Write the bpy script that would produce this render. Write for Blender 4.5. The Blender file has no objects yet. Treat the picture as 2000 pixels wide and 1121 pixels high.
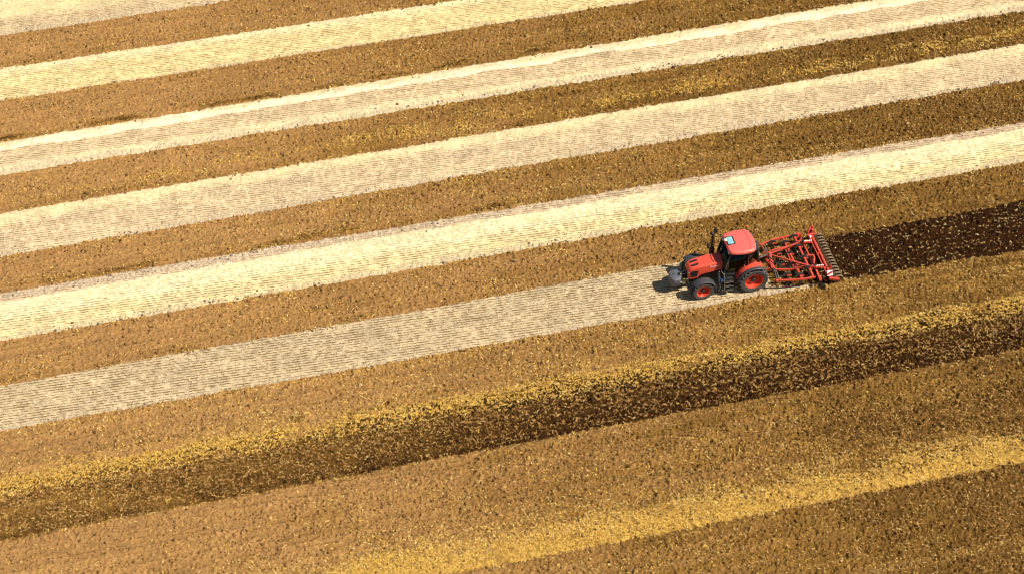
import bpy, math, random
import numpy as np
from mathutils import Vector, Matrix
R = math.radians
rnd = random.Random(7)
rng = np.random.default_rng(11)
scene = bpy.context.scene
COL = scene.collection

# ------------------------------------------------------------------ camera
PITCH = R(47); DIST = 106.0; FPX = 3830.0
cd = bpy.data.cameras.new("camera"); cam = bpy.data.objects.new("camera", cd); COL.objects.link(cam)
cam.location = (0, -DIST * math.cos(PITCH), DIST * math.sin(PITCH))
cam.rotation_euler = (R(90) - PITCH, 0, 0)
cd.sensor_width = 36; cd.lens = FPX / 2000 * 36; cd.clip_end = 4000
scene.camera = cam

# ------------------------------------------------------------------ sky + sun
SUN_AZ = R(105); SUN_EL = R(52)
w = bpy.data.worlds.new("World"); scene.world = w; w.use_nodes = True
nt = w.node_tree; nt.nodes.clear()
sky = nt.nodes.new("ShaderNodeTexSky"); sky.sky_type = 'NISHITA'; sky.sun_disc = False
sky.sun_elevation = SUN_EL; sky.sun_rotation = SUN_AZ
bg = nt.nodes.new("ShaderNodeBackground"); bg.inputs[1].default_value = 0.05
wo = nt.nodes.new("ShaderNodeOutputWorld")
nt.links.new(sky.outputs[0], bg.inputs[0]); nt.links.new(bg.outputs[0], wo.inputs[0])
sd = bpy.data.lights.new("sun", 'SUN'); sd.energy = 4.6; sd.angle = R(0.53); sd.color = (1.0, 0.93, 0.80)
so = bpy.data.objects.new("sun", sd); COL.objects.link(so)
sv = Vector((math.sin(SUN_AZ) * math.cos(SUN_EL), math.cos(SUN_AZ) * math.cos(SUN_EL), math.sin(SUN_EL)))
so.rotation_euler = (-sv).to_track_quat('-Z', 'Y').to_euler(); so.location = sv * 60
vs = scene.view_settings
vs.view_transform = 'Standard'; vs.look = 'None'; scene.cycles.filter_width = 1.05
vs.exposure = 0.25; vs.gamma = 1.0; vs.use_curve_mapping = False

# ------------------------------------------------------------------ helpers
AL = R(13.6)                     # direction of the field strips


def tag(o, label=None, cat=None, group=None, kind=None):
    if label: o['label'] = label
    if cat: o['category'] = cat
    if group: o['group'] = group
    if kind: o['kind'] = kind
    return o


def nodemat(name):
    m = bpy.data.materials.new(name); m.use_nodes = True
    t = m.node_tree; b = t.nodes['Principled BSDF']
    return m, t, b


def paint(name, col, rough=0.4, metal=0.0, var=0.12, scale=6.0, coat=0.0, dirt=None, dirt_amt=0.0, spec=0.5):
    """base colour broken up by noise; optional dust patches"""
    m, t, b = nodemat(name)
    tc = t.nodes.new('ShaderNodeTexCoord')
    n = t.nodes.new('ShaderNodeTexNoise'); n.inputs['Scale'].default_value = scale; n.inputs['Detail'].default_value = 6
    t.links.new(tc.outputs['Object'], n.inputs['Vector'])
    mp = t.nodes.new('ShaderNodeMapRange'); mp.inputs[1].default_value = 0.3; mp.inputs[2].default_value = 0.7
    mp.inputs[3].default_value = 1 - var; mp.inputs[4].default_value = 1 + var
    t.links.new(n.outputs[0], mp.inputs[0])
    mul = t.nodes.new('ShaderNodeMixRGB'); mul.blend_type = 'MULTIPLY'; mul.inputs[0].default_value = 1
    mul.inputs[1].default_value = (*col, 1); t.links.new(mp.outputs[0], mul.inputs[2])
    out = mul.outputs[0]
    if dirt:
        n2 = t.nodes.new('ShaderNodeTexNoise'); n2.inputs['Scale'].default_value = scale * 1.7; n2.inputs['Detail'].default_value = 8
        t.links.new(tc.outputs['Object'], n2.inputs['Vector'])
        m2 = t.nodes.new('ShaderNodeMapRange'); m2.inputs[1].default_value = 0.42; m2.inputs[2].default_value = 0.68
        m2.inputs[3].default_value = 0; m2.inputs[4].default_value = dirt_amt
        t.links.new(n2.outputs[0], m2.inputs[0])
        mx = t.nodes.new('ShaderNodeMixRGB'); t.links.new(m2.outputs[0], mx.inputs[0])
        t.links.new(out, mx.inputs[1]); mx.inputs[2].default_value = (*dirt, 1); out = mx.outputs[0]
    t.links.new(out, b.inputs['Base Color'])
    b.inputs['Roughness'].default_value = rough; b.inputs['Metallic'].default_value = metal
    b.inputs['Coat Weight'].default_value = coat; b.inputs['Coat Roughness'].default_value = 0.15
    b.inputs['Specular IOR Level'].default_value = spec
    return m


DUST = (0.36, 0.24, 0.12)
M = {
    'red': paint('red_paint', (0.90, 0.085, 0.050), 0.34, coat=0.25, var=0.08, dirt=DUST, dirt_amt=0.26),
    'roofred_sky': paint('roof_red_sky_tint', (0.90, 0.135, 0.110), 0.42, coat=0.2, var=0.05, dirt=(0.6, 0.4, 0.3), dirt_amt=0.14),  # body red turned pinker, sky reflection on the roof put into the colour
    'implred': paint('cultivator_red_paint', (0.66, 0.060, 0.036), 0.42, var=0.10, dirt=DUST, dirt_amt=0.30),
    'rimred': paint('rim_red_paint', (0.74, 0.05, 0.022), 0.4, var=0.08, dirt=DUST, dirt_amt=0.34),
    'tyre': paint('tyre_rubber', (0.070, 0.071, 0.073), 0.8, var=0.3, dirt=(0.16, 0.13, 0.09), dirt_amt=0.55, spec=0.25),
    'black': paint('black_plastic', (0.020, 0.020, 0.022), 0.5, var=0.2, dirt=(0.1, 0.08, 0.05), dirt_amt=0.2),
    'fender': paint('dark_grey_plastic', (0.055, 0.058, 0.066), 0.42, var=0.12, dirt=(0.15, 0.12, 0.09), dirt_amt=0.25),
    'iron': paint('cast_iron_grey', (0.115, 0.118, 0.150), 0.5, var=0.1, dirt=(0.2, 0.16, 0.11), dirt_amt=0.25),
    'steel': paint('bare_steel', (0.62, 0.60, 0.57), 0.3, 0.8, var=0.15),
    'chassis': paint('chassis_black', (0.018, 0.018, 0.02), 0.6, var=0.3, dirt=(0.09, 0.07, 0.045), dirt_amt=0.4),
    'spring': paint('spring_steel_black', (0.035, 0.037, 0.04), 0.45, var=0.3, dirt=(0.14, 0.10, 0.06), dirt_amt=0.4),
    'roller': paint('roller_steel_muddy', (0.10, 0.058, 0.028), 0.55, var=0.3, scale=9, dirt=(0.46, 0.30, 0.14), dirt_amt=0.7),
    'white': paint('white_paint', (0.85, 0.85, 0.82), 0.4, var=0.04),
    'orange': paint('orange_lens', (0.62, 0.15, 0.035), 0.25, var=0.05),
    'yellow': paint('olive_yellow_paint', (0.42, 0.33, 0.03), 0.45, var=0.15),
    'blue': paint('blue_cap', (0.03, 0.16, 0.5), 0.4, var=0.1),
    'seat': paint('seat_fabric', (0.03, 0.03, 0.032), 0.9, var=0.2),
    'cabin': paint('cab_trim', (0.06, 0.055, 0.05), 0.8, var=0.2),
    'stripe': paint('warning_red', (0.45, 0.02, 0.03), 0.45, var=0.05),
    'lamp': paint('lamp_glass', (0.75, 0.76, 0.74), 0.12, 0.2, var=0.04),
    'hatch': paint('hatch_glass_sky', (0.26, 0.55, 0.60), 0.12, 0.0, var=0.25, scale=3.5),  # flat cyan base colour paints in the sky reflected by the glass
    'weed': paint('orange_sticker', (0.75, 0.35, 0.05), 0.5, var=0.1),
}


def glassmat():
    m = bpy.data.materials.new('tinted_cab_glass'); m.use_nodes = True; t = m.node_tree; t.nodes.clear()
    tr = t.nodes.new('ShaderNodeBsdfTransparent'); tr.inputs[0].default_value = (0.44, 0.52, 0.44, 1)
    gl = t.nodes.new('ShaderNodeBsdfGlossy'); gl.inputs['Roughness'].default_value = 0.03; gl.inputs[0].default_value = (0.62, 0.68, 0.60, 1)
    fr = t.nodes.new('ShaderNodeFresnel'); fr.inputs[0].default_value = 1.5
    tc = t.nodes.new('ShaderNodeTexCoord'); nz = t.nodes.new('ShaderNodeTexNoise'); nz.inputs['Scale'].default_value = 2.5
    bp = t.nodes.new('ShaderNodeBump'); bp.inputs['Strength'].default_value = 0.06
    t.links.new(tc.outputs['Object'], nz.inputs['Vector']); t.links.new(nz.outputs[0], bp.inputs['Height']); t.links.new(bp.outputs[0], gl.inputs['Normal'])
    mx = t.nodes.new('ShaderNodeMixShader'); o = t.nodes.new('ShaderNodeOutputMaterial')
    t.links.new(fr.outputs[0], mx.inputs[0]); t.links.new(tr.outputs[0], mx.inputs[1]); t.links.new(gl.outputs[0], mx.inputs[2])
    t.links.new(mx.outputs[0], o.inputs[0]); return m


M['glass'] = glassmat()


class MB:
    def __init__(s): s.v = []; s.f = []

    def add(s, vs_, fs):
        o = len(s.v); s.v += [tuple(p) for p in vs_]; s.f += [tuple(i + o for i in f) for f in fs]; return s

    def box(s, c, d, rot=None):
        x, y, z = d[0] / 2, d[1] / 2, d[2] / 2
        P = [Vector((a, b, e)) for a in (-x, x) for b in (-y, y) for e in (-z, z)]
        if rot is not None: P = [rot @ p for p in P]
        P = [p + Vector(c) for p in P]
        return s.add(P, [(0, 1, 3, 2), (4, 6, 7, 5), (0, 4, 5, 1), (2, 3, 7, 6), (0, 2, 6, 4), (1, 5, 7, 3)])

    def bar(s, p, q, w_, h, up=(0, 0, 1)):
        p = Vector(p); q = Vector(q); d = (q - p).normalized(); u = Vector(up)
        if abs(d.dot(u)) > 0.95: u = Vector((1, 0, 0))
        a = d.cross(u).normalized(); b = a.cross(d)
        rot = Matrix((d, a, b)).transposed()
        return s.box((p + q) / 2, ((q - p).length, w_, h), rot)

    def path(s, pts, w_, h, up=(0, 0, 1)):
        """rectangular section swept along a polyline"""
        pts = [Vector(p) for p in pts]; rings = []
        for i, p in enumerate(pts):
            d = (pts[min(i + 1, len(pts) - 1)] - pts[max(i - 1, 0)]).normalized()
            a = d.cross(Vector(up)).normalized(); b = a.cross(d)
            rings.append([p + a * (w_ / 2) * i_ + b * (h / 2) * j for i_, j in ((-1, -1), (1, -1), (1, 1), (-1, 1))])
        return s.loft(rings)

    def loft(s, rings, cap=True):
        n = len(rings[0]); V = [p for r in rings for p in r]; F = []
        for k in range(len(rings) - 1):
            for i in range(n):
                j = (i + 1) % n
                F.append((k * n + i, k * n + j, (k + 1) * n + j, (k + 1) * n + i))
        if cap:
            F.append(tuple(range(n))[::-1]); F.append(tuple((len(rings) - 1) * n + i for i in range(n)))
        return s.add(V, F)

    def tube(s, pts, r, n=8, cap=True):
        pts = [Vector(p) for p in pts]; rings = []; prev = None
        for i, p in enumerate(pts):
            d = (pts[min(i + 1, len(pts) - 1)] - pts[max(i - 1, 0)]).normalized()
            if prev is None:
                u = Vector((0, 0, 1)) if abs(d.z) < 0.9 else Vector((1, 0, 0)); a = d.cross(u).normalized()
            else:
                a = (prev - d * prev.dot(d)).normalized()
            prev = a; b = d.cross(a); rr = r[i] if isinstance(r, (list, tuple)) else r
            rings.append([p + a * rr * math.cos(t) + b * rr * math.sin(t) for t in [2 * math.pi * k / n for k in range(n)]])
        return s.loft(rings, cap)

    def lathe(s, prof, c, n=32, close=False):
        """prof = [(radius, y)], turned round the y axis through c"""
        rings = []
        for r, y in prof:
            rings.append([(c[0] + r * math.cos(2 * math.pi * k / n), c[1] + y, c[2] + r * math.sin(2 * math.pi * k / n)) for k in range(n)])
        if close: rings.append(rings[0])
        return s.loft(rings, cap=False)

    def ball(s, c, r, n=10, sz=1.0):
        rings = []
        for i in range(1, n):
            t = math.pi * i / n
            rings.append([(c[0] + r * math.sin(t) * math.cos(2 * math.pi * k / 12), c[1] + r * math.sin(t) * math.sin(2 * math.pi * k / 12), c[2] + sz * r * math.cos(t)) for k in range(12)])
        return s.loft(rings)

    def arc_shell(s, cx, cz, r, a0, a1, y0, y1, th, n=14, drop=0.0):
        """curved plate round a y axis (a mudguard)"""
        rings = []
        for k in range(n + 1):
            a = R(a0 + (a1 - a0) * k / n); ca, sa = math.cos(a), math.sin(a)
            rings.append([(cx + (r - drop) * ca, y0, cz + (r - drop) * sa), (cx + r * ca, y0 * 0.8 + y1 * 0.2, cz + r * sa), (cx + r * ca, y0 * 0.2 + y1 * 0.8, cz + r * sa), (cx + (r - drop) * ca, y1, cz + (r - drop) * sa),
                          (cx + (r - drop - th) * ca, y1, cz + (r - drop - th) * sa), (cx + (r - th) * ca, y0 * 0.2 + y1 * 0.8, cz + (r - th) * sa), (cx + (r - th) * ca, y0 * 0.8 + y1 * 0.2, cz + (r - th) * sa), (cx + (r - drop - th) * ca, y0, cz + (r - drop - th) * sa)])
        return s.loft(rings)

    def build(s, name, mat, parent=None, smooth=35, bevel=0.0):
        me = bpy.data.meshes.new(name); me.from_pydata(s.v, [], s.f); me.update()
        import bmesh
        bm = bmesh.new(); bm.from_mesh(me); bmesh.ops.recalc_face_normals(bm, faces=bm.faces)
        if bevel > 0:
            es = [e for e in bm.edges if len(e.link_faces) == 2 and e.calc_face_angle(0) > R(40)]
            bmesh.ops.bevel(bm, geom=es, offset=bevel, segments=2, profile=0.6, affect='EDGES', clamp_overlap=True)
        bm.to_mesh(me); bm.free()
        if smooth:
            me.polygons.foreach_set('use_smooth', [True] * len(me.polygons)); me.set_sharp_from_angle(angle=R(smooth))
        me.materials.append(M[mat] if isinstance(mat, str) else mat)
        o = bpy.data.objects.new(name, me); COL.objects.link(o)
        if parent: o.parent = parent
        return o


def empty(name, loc, rz):
    o = bpy.data.objects.new(name, None); COL.objects.link(o); o.location = loc; o.rotation_euler = (0, 0, rz); o.empty_display_size = 0.3
    return o


# ================================================================== THE FIELD
# field coordinates: u along the strips, v across them (away from the camera); every field mesh is turned by AL
STEP = 0.04
U0, U1, V0, V1 = -40.0, 41.0, -26.5, 34.5
uc = np.arange(U0, U1 + 1e-6, STEP); vc = np.arange(V0, V1 + 1e-6, STEP)
NU, NV = len(uc), len(vc)
sm = lambda a, b, x: np.clip((x - a) / (b - a), 0, 1) ** 2 * (3 - 2 * np.clip((x - a) / (b - a), 0, 1))


def noise(lu, lv, seed):
    """smooth random field with feature lengths lu, lv (metres), unit variance"""
    g = np.random.default_rng(seed).standard_normal((NU, NV)).astype(np.float32)
    fu = np.fft.fftfreq(NU, STEP)[:, None]; fv = np.fft.rfftfreq(NV, STEP)[None, :]
    k = np.exp(-0.5 * ((fu * lu * 2.2) ** 2 + (fv * lv * 2.2) ** 2))
    r = np.fft.irfft2(np.fft.rfft2(g) * k, s=(NU, NV)).astype(np.float32)
    return (r - r.mean()) / r.std()


n_fine = noise(0.075, 0.075, 1); n_clod = noise(0.15, 0.13, 2); n_mid = noise(0.7, 0.6, 3)
n_big = noise(3.0, 2.0, 4); n_line = noise(2.6, 0.12, 5); n_band = noise(14.0, 0.5, 6); n_edge = noise(0.22, 0.22, 8)
n_patch = noise(1.6, 0.5, 9)
UU, VV = np.meshgrid(uc.astype(np.float32), vc.astype(np.float32), indexing='ij')

# strip boundaries v = a + b*u, from the far side to the near side
EDGE = [(34.3, 0), (31.4, 0), (27.95, .0040), (24.60, -.004), (21.80, 0), (18.31, .0081), (15.31, -.0006), (12.24, .0031), (8.98, .0079), (5.89, -.0054),
        (2.56, .0003), (-.42, .0070), (-3.74, -.0059)]
# between EDGE[i] and EDGE[i+1]: even i tilled / odd i stubble
jit = 0.022 * n_edge + 0.014 * n_mid + 0.018 * n_fine + 0.016 * n_band
ef = [a + b * UU for a, b in EDGE]
VJ = VV + jit
ident = np.zeros((NU, NV), np.int16)             # 0 = beyond the last edge
for k in range(len(EDGE)):
    ident[VJ < ef[k]] = k + 1
# ident: k+1 below edge k.  1 tilled,2 S1,3 tilled,4 S2,5 T,6 S3,7 T,8 S4,9 T,10 S5,11 T,12 S6,13 lower field
TU, TV = 12.716 * math.cos(AL) + 0.797 * math.sin(AL), -12.716 * math.sin(AL) + 0.797 * math.cos(AL)    # tractor, rear axle
LX = -(UU - TU)                                  # tractor-forward metres
LY = -(VV - TV)
worked = (ident == 12) & (LX < -1.15 + 0.12 * n_mid - 1.9 * sm(1.10, 1.40, LY + .05 * n_edge))
moistzone = worked & (VJ < -0.62 + 0.009 * UU) & (VJ > -4.11 + .0047 * UU)
ident[worked] = 14
e12 = -6.84 - .0077 * UU; e13 = -10.62 - .0017 * UU; y2t = -14.4 + 0 * UU; y2b = -17.57 - .0042 * UU
right = sm(-34, 30, UU)                          # ramp towards the right: darker soil, more straw and relief
# ---- darkness and dampness of the worked soil (0 dry .. 1 wet)
dark_damp = np.minimum(0.07 + 0.42 * right + 0.03 * n_big + 0.04 * n_band + 0.05 * sm(-4, 10, VV) * sm(-34, 0, UU) + 0.12 * right * sm(-9, -18, VV) + .04 * right, .60)  # general soil colour darkens to the right, most in the near right corner
dmid = sm(-.25, .45, (e12 - .05 + 0.30 * n_patch + .12 * n_edge) - VJ) * sm(0, 0.25, VJ - e13)
d2 = dmid * (0.60 + 0.34 * sm(-28, 12, UU) + 0.05 * n_patch + .08 * sm(1.4, .2, VJ - e13)) + 0.3 * dmid * sm(0.55, 0.1, VJ - e13) * np.clip(.6 + .6 * n_band, 0, 1)
dark_damp = np.maximum(dark_damp, d2)
wet_in = sm(-2.0, -4.6, LX)
dark_damp = np.where(moistzone, np.maximum(dark_damp, 0.56 + 0.44 * wet_in), dark_damp)
# darker turned-up crumbs along the edges of the worked passes
for e, amt in ((5, .24), (9, .18), (7, .10), (3, .08), (11, .10)):
    q = np.exp(-(((VJ - ef[e]) - 0.35) / 0.28) ** 2) * (VJ > ef[e])
    dark_damp = np.maximum(dark_damp, 0.2 + amt * q * (0.75 + 0.5 * n_patch) * 1.3 * (q > .05))
dark_damp = np.clip(dark_damp, 0, 1)
dry = np.array((.470, .256, .098)); moist = np.array((.215, .110, .025)); wet = np.array((.034, .0122, .0030))  # moist also colours the darker right side
d3 = dark_damp[..., None]
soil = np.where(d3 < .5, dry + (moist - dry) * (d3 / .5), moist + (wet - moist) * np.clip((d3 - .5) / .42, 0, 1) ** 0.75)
soil = soil * (1 + 0.025 * n_mid + 0.05 * n_clod + 0.06 * n_fine + 0.05 * n_line - 0.22 * np.clip(n_line - 1.8, 0, 1) + 0.03 * n_band)[..., None]

# ---- stubble strips: colour of straw litter, strength of the open rows between drills
S_rows = {2: 1, 4: 3, 6: 5, 8: 7, 10: 9, 12: 11}
litter = np.zeros((NU, NV, 3)); gap = np.zeros((NU, NV), np.float32); fringe = np.zeros((NU, NV), np.float32)


def lerp3(t, a, b): return np.array(a) + (np.array(b) - np.array(a)) * t[..., None]


for sid, k in S_rows.items():
    mk = ident == sid
    top, bot = ef[k], ef[k + 1]
    W = np.clip((VJ - bot) / (top - bot), 0, 1) + 0.02 * n_patch
    fb = VJ - bot; ft = top - VJ
    if sid == 2:
        c = lerp3(sm(.3, .6, W), (.70, .54, .325), (.86, .71, .40)); g = .75 - .4 * sm(.3, .6, W); fr = .45
    elif sid == 4:
        c = lerp3(sm(.6, .95, W), (.86, .68, .35), (.93, .79, .47)); g = .80 - .40 * sm(.7, .95, W); fr = .16
    elif sid == 6:
        c = lerp3(sm(.70, .74, W), (.755, .58, .355), (.98, .87, .60)); c = c + (np.array((.86, .71, .43)) - c) * (sm(.34, .24, W))[..., None]
        g = .85 * sm(.74, .70, W) * sm(.16, .34, W); c = c + (np.array((.80, .64, .38)) - c) * (sm(.80, .98, W + .04 * n_patch))[..., None]; fr = .55
    elif sid == 8:
        c = lerp3(sm(.60, .92, W), (.755, .585, .365), (.90, .73, .43)); g = .80 - .5 * sm(.7, .9, W); fr = .4
    elif sid == 10:
        c = lerp3(sm(.30, .55, W), (.86, .70, .385), (.94, .81, .50)); c = c + (np.array((.66, .51, .34)) - c) * (sm(.80, .86, W))[..., None]
        g = .85 - .50 * sm(.40, .70, W) + .5 * sm(.80, .86, W); fr = .45
    else:
        c = lerp3(sm(.0, .9, W), (.66, .515, .315), (.62, .485, .295)); g = 1.0 + 0 * W; fr = .22
    f = sm(fr * 1.25, fr * .35, fb + .10 * n_patch + .05 * n_clod)
    if sid == 10: f = np.maximum(f, sm(.75, .25, ft + .12 * n_patch) * sm(6, -8, UU) * .9)
    if sid in (4, 8): f = np.maximum(f, .55 * sm(.22, .05, ft + .06 * n_patch))
    f = f * (.75 + .25 * right)
    c = c * (1 + .035 * n_mid + .05 * n_patch + .06 * n_fine + .05 * n_clod)[..., None]
    grey = np.array((.50, .385, .258)) * (1 + .10 * n_clod)[..., None]
    c = c + (grey - c) * (f * (.62 + .25 * np.clip(n_clod, -1, 1)))[..., None]
    litter[mk] = c[mk]; gap[mk] = (g * (1 - .8 * f))[mk]; fringe[mk] = f[mk]
isst = np.isin(ident, list(S_rows))
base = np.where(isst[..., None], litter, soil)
stp = ~isst
# ---- density of loose straw on the worked soil
T = lambda i: (ident == i)
dens = np.zeros((NU, NV), np.float32)
gen = (8 + 22 * right) * np.clip(.75 + .50 * n_patch + .20 * n_big + .3 * n_line, .05, None)
dens[stp] = gen[stp]
dens += np.where(T(3) | T(5), 2 + 5 * right, 0)
dens += np.where(T(7), 95 * np.exp(-((VV - 13.35 - .12 * n_big) / .55) ** 2) * (.25 + .75 * sm(-35, 5, UU)) * np.clip(.6 + .8 * n_patch, 0, None), 0)
dens += np.where(T(7) | T(9), 16 * right, 0)
dens += np.where(T(11) | T(9), 14 * np.clip(n_patch, 0, None), 0)
low = T(13)
dens += np.where(low & (VV > -6.6), 20 * np.clip(.4 + n_line, 0, None) + 40 * np.exp(-((VJ - ef[12] + .3) / .25) ** 2) + 40 * np.exp(-((VV + 5.3) / .5) ** 2) * sm(-20, 8, UU), 0)
inD2 = low & (VJ < e12) & (VJ > e13)
dens += np.where(inD2, 34 + 430 * np.exp(-np.clip(e12 + .30 * n_patch - VJ, 0, 9) / .95) * np.clip(.8 + .4 * n_patch, .1, None) - 12 * sm(-5, 25, UU) + 50 * sm(0, -25, UU), 0)
dens += np.where(low & (VJ >= e12), 150 * np.exp(-np.clip(VJ - e12, 0, 9) / .45) * np.clip(.7 + .6 * n_patch, 0, None), 0)
ymask = sm(-.3, 2.9, y2t + .12 * n_big + .15 * n_patch - VJ) * sm(0, .18, VJ - y2b) * sm(-26, -12, UU)
dens += np.where(low, 620 * ymask * (.60 + 1.0 * np.exp(-((VJ - y2b) / 1.2) ** 2)) * np.clip(.95 + .22 * n_patch + .1 * n_clod, .3, None), 0)
dens += np.where(low & (VJ < e13) & (VV > -14.6), 16 * right * sm(-10.8, -13.5, VV) * 2 + 10 * right, 0)
dens += np.where(low & (VV < -17.6), 22, 0)
for e in range(1, len(EDGE) - 0):
    dens += np.where(stp, (55 * np.exp(-np.abs(VJ - ef[e]) / .16) + 14 * np.exp(-np.abs(VJ - ef[e]) / .5)) * np.clip(.7 + .7 * n_patch, 0, None), 0)
dens = np.where(ident == 14, np.where(moistzone, 17 + 10 * np.clip(n_patch, 0, None), 45), dens)
cov = np.clip(dens / 760, 0, .9) * np.where(dark_damp > .5, .25, 1) * np.clip(.7 + .5 * n_fine + .25 * n_clod, 0, 1.3)
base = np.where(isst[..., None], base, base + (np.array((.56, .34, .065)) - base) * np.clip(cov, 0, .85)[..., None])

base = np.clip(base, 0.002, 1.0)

# ---- relief
rough = np.where(isst, .006 + .018 * fringe, .0130 + .012 * dark_damp + .012 * right)
H = rough * (0.7 * n_clod + 0.75 * n_fine) + np.where(isst, 0.0, -0.015 + 0.015 * n_line * (1 + dark_damp + 1.4 * (ident == 14)) - 0.035 * np.clip(n_line - 1.7, 0, 1.5) + 0.008 * n_mid)
H = H + np.where(isst, 0, 0.045 * np.clip(n_clod - 1.5, 0, 1.5) - 0.085 * np.clip(-n_fine - 1.65 + .35 * right, 0, 1.2))
for e in range(1, len(EDGE)):
    H = H + np.where(isst, 0, 0.045 * np.exp(-((VJ - ef[e]) / 0.18) ** 2) * (0.6 + .6 * n_patch))
H = H - 0.07 * np.exp(-((VJ - e13 - .15) / 0.16) ** 2) * (.6 + .5 * n_patch)
H = np.clip(H, -.12, .16).astype(np.float32)

# ---- grid with a coarse surround out to the horizon
ext = np.cumsum(np.geomspace(0.4, 150, 26))
ul = np.concatenate([U0 - ext[::-1], uc, U1 + ext]); vl = np.concatenate([V0 - ext[::-1], vc, V1 + ext]); NX = len(ext)
iu = np.clip(np.arange(len(ul)) - NX, 0, NU - 1); iv = np.clip(np.arange(len(vl)) - NX, 0, NV - 1)
GU, GV = np.meshgrid(ul, vl, indexing='ij')
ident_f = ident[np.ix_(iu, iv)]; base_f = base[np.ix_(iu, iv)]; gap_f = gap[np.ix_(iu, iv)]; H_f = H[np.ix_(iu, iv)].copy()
far = (GU < U0) | (GU > U1) | (GV < V0) | (GV > V1); H_f[far] *= 0.3
coords = np.stack([GU, GV, H_f], -1).reshape(-1, 3).astype(np.float32)
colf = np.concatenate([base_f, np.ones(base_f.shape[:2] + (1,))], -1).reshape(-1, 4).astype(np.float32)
gapf = gap_f.reshape(-1).astype(np.float32)
nvl = len(vl)
ci, cj = np.meshgrid(np.arange(len(ul) - 1), np.arange(nvl - 1), indexing='ij')
cellid = ident_f[:-1, :-1].reshape(-1)
quad = np.stack([ci * nvl + cj, (ci + 1) * nvl + cj, (ci + 1) * nvl + cj + 1, ci * nvl + cj + 1], -1).reshape(-1, 4)


def mesh_np(name, V, F, mat, col=None, extra=None, smooth=False):
    me = bpy.data.meshes.new(name)
    me.vertices.add(len(V)); me.vertices.foreach_set('co', np.ascontiguousarray(V, np.float32).ravel())
    k = F.shape[1]
    me.loops.add(F.size); me.loops.foreach_set('vertex_index', np.ascontiguousarray(F, np.int32).ravel())
    me.polygons.add(len(F)); me.polygons.foreach_set('loop_start', np.arange(0, F.size, k, dtype=np.int32))
    if smooth: me.polygons.foreach_set('use_smooth', np.ones(len(F), bool))
    me.update(calc_edges=True)
    if col is not None:
        a = me.attributes.new('tint', 'FLOAT_COLOR', 'POINT'); a.data.foreach_set('color', np.ascontiguousarray(col, np.float32).ravel())
    if extra is not None:
        a = me.attributes.new('open_row', 'FLOAT', 'POINT'); a.data.foreach_set('value', np.ascontiguousarray(extra, np.float32))
    me.materials.append(mat)
    o = bpy.data.objects.new(name, me); COL.objects.link(o); o.rotation_euler = (0, 0, AL)
    return o


ROWA = R(-3.2); ROWP = 0.168           # drill rows run a little askew of the strips


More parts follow.
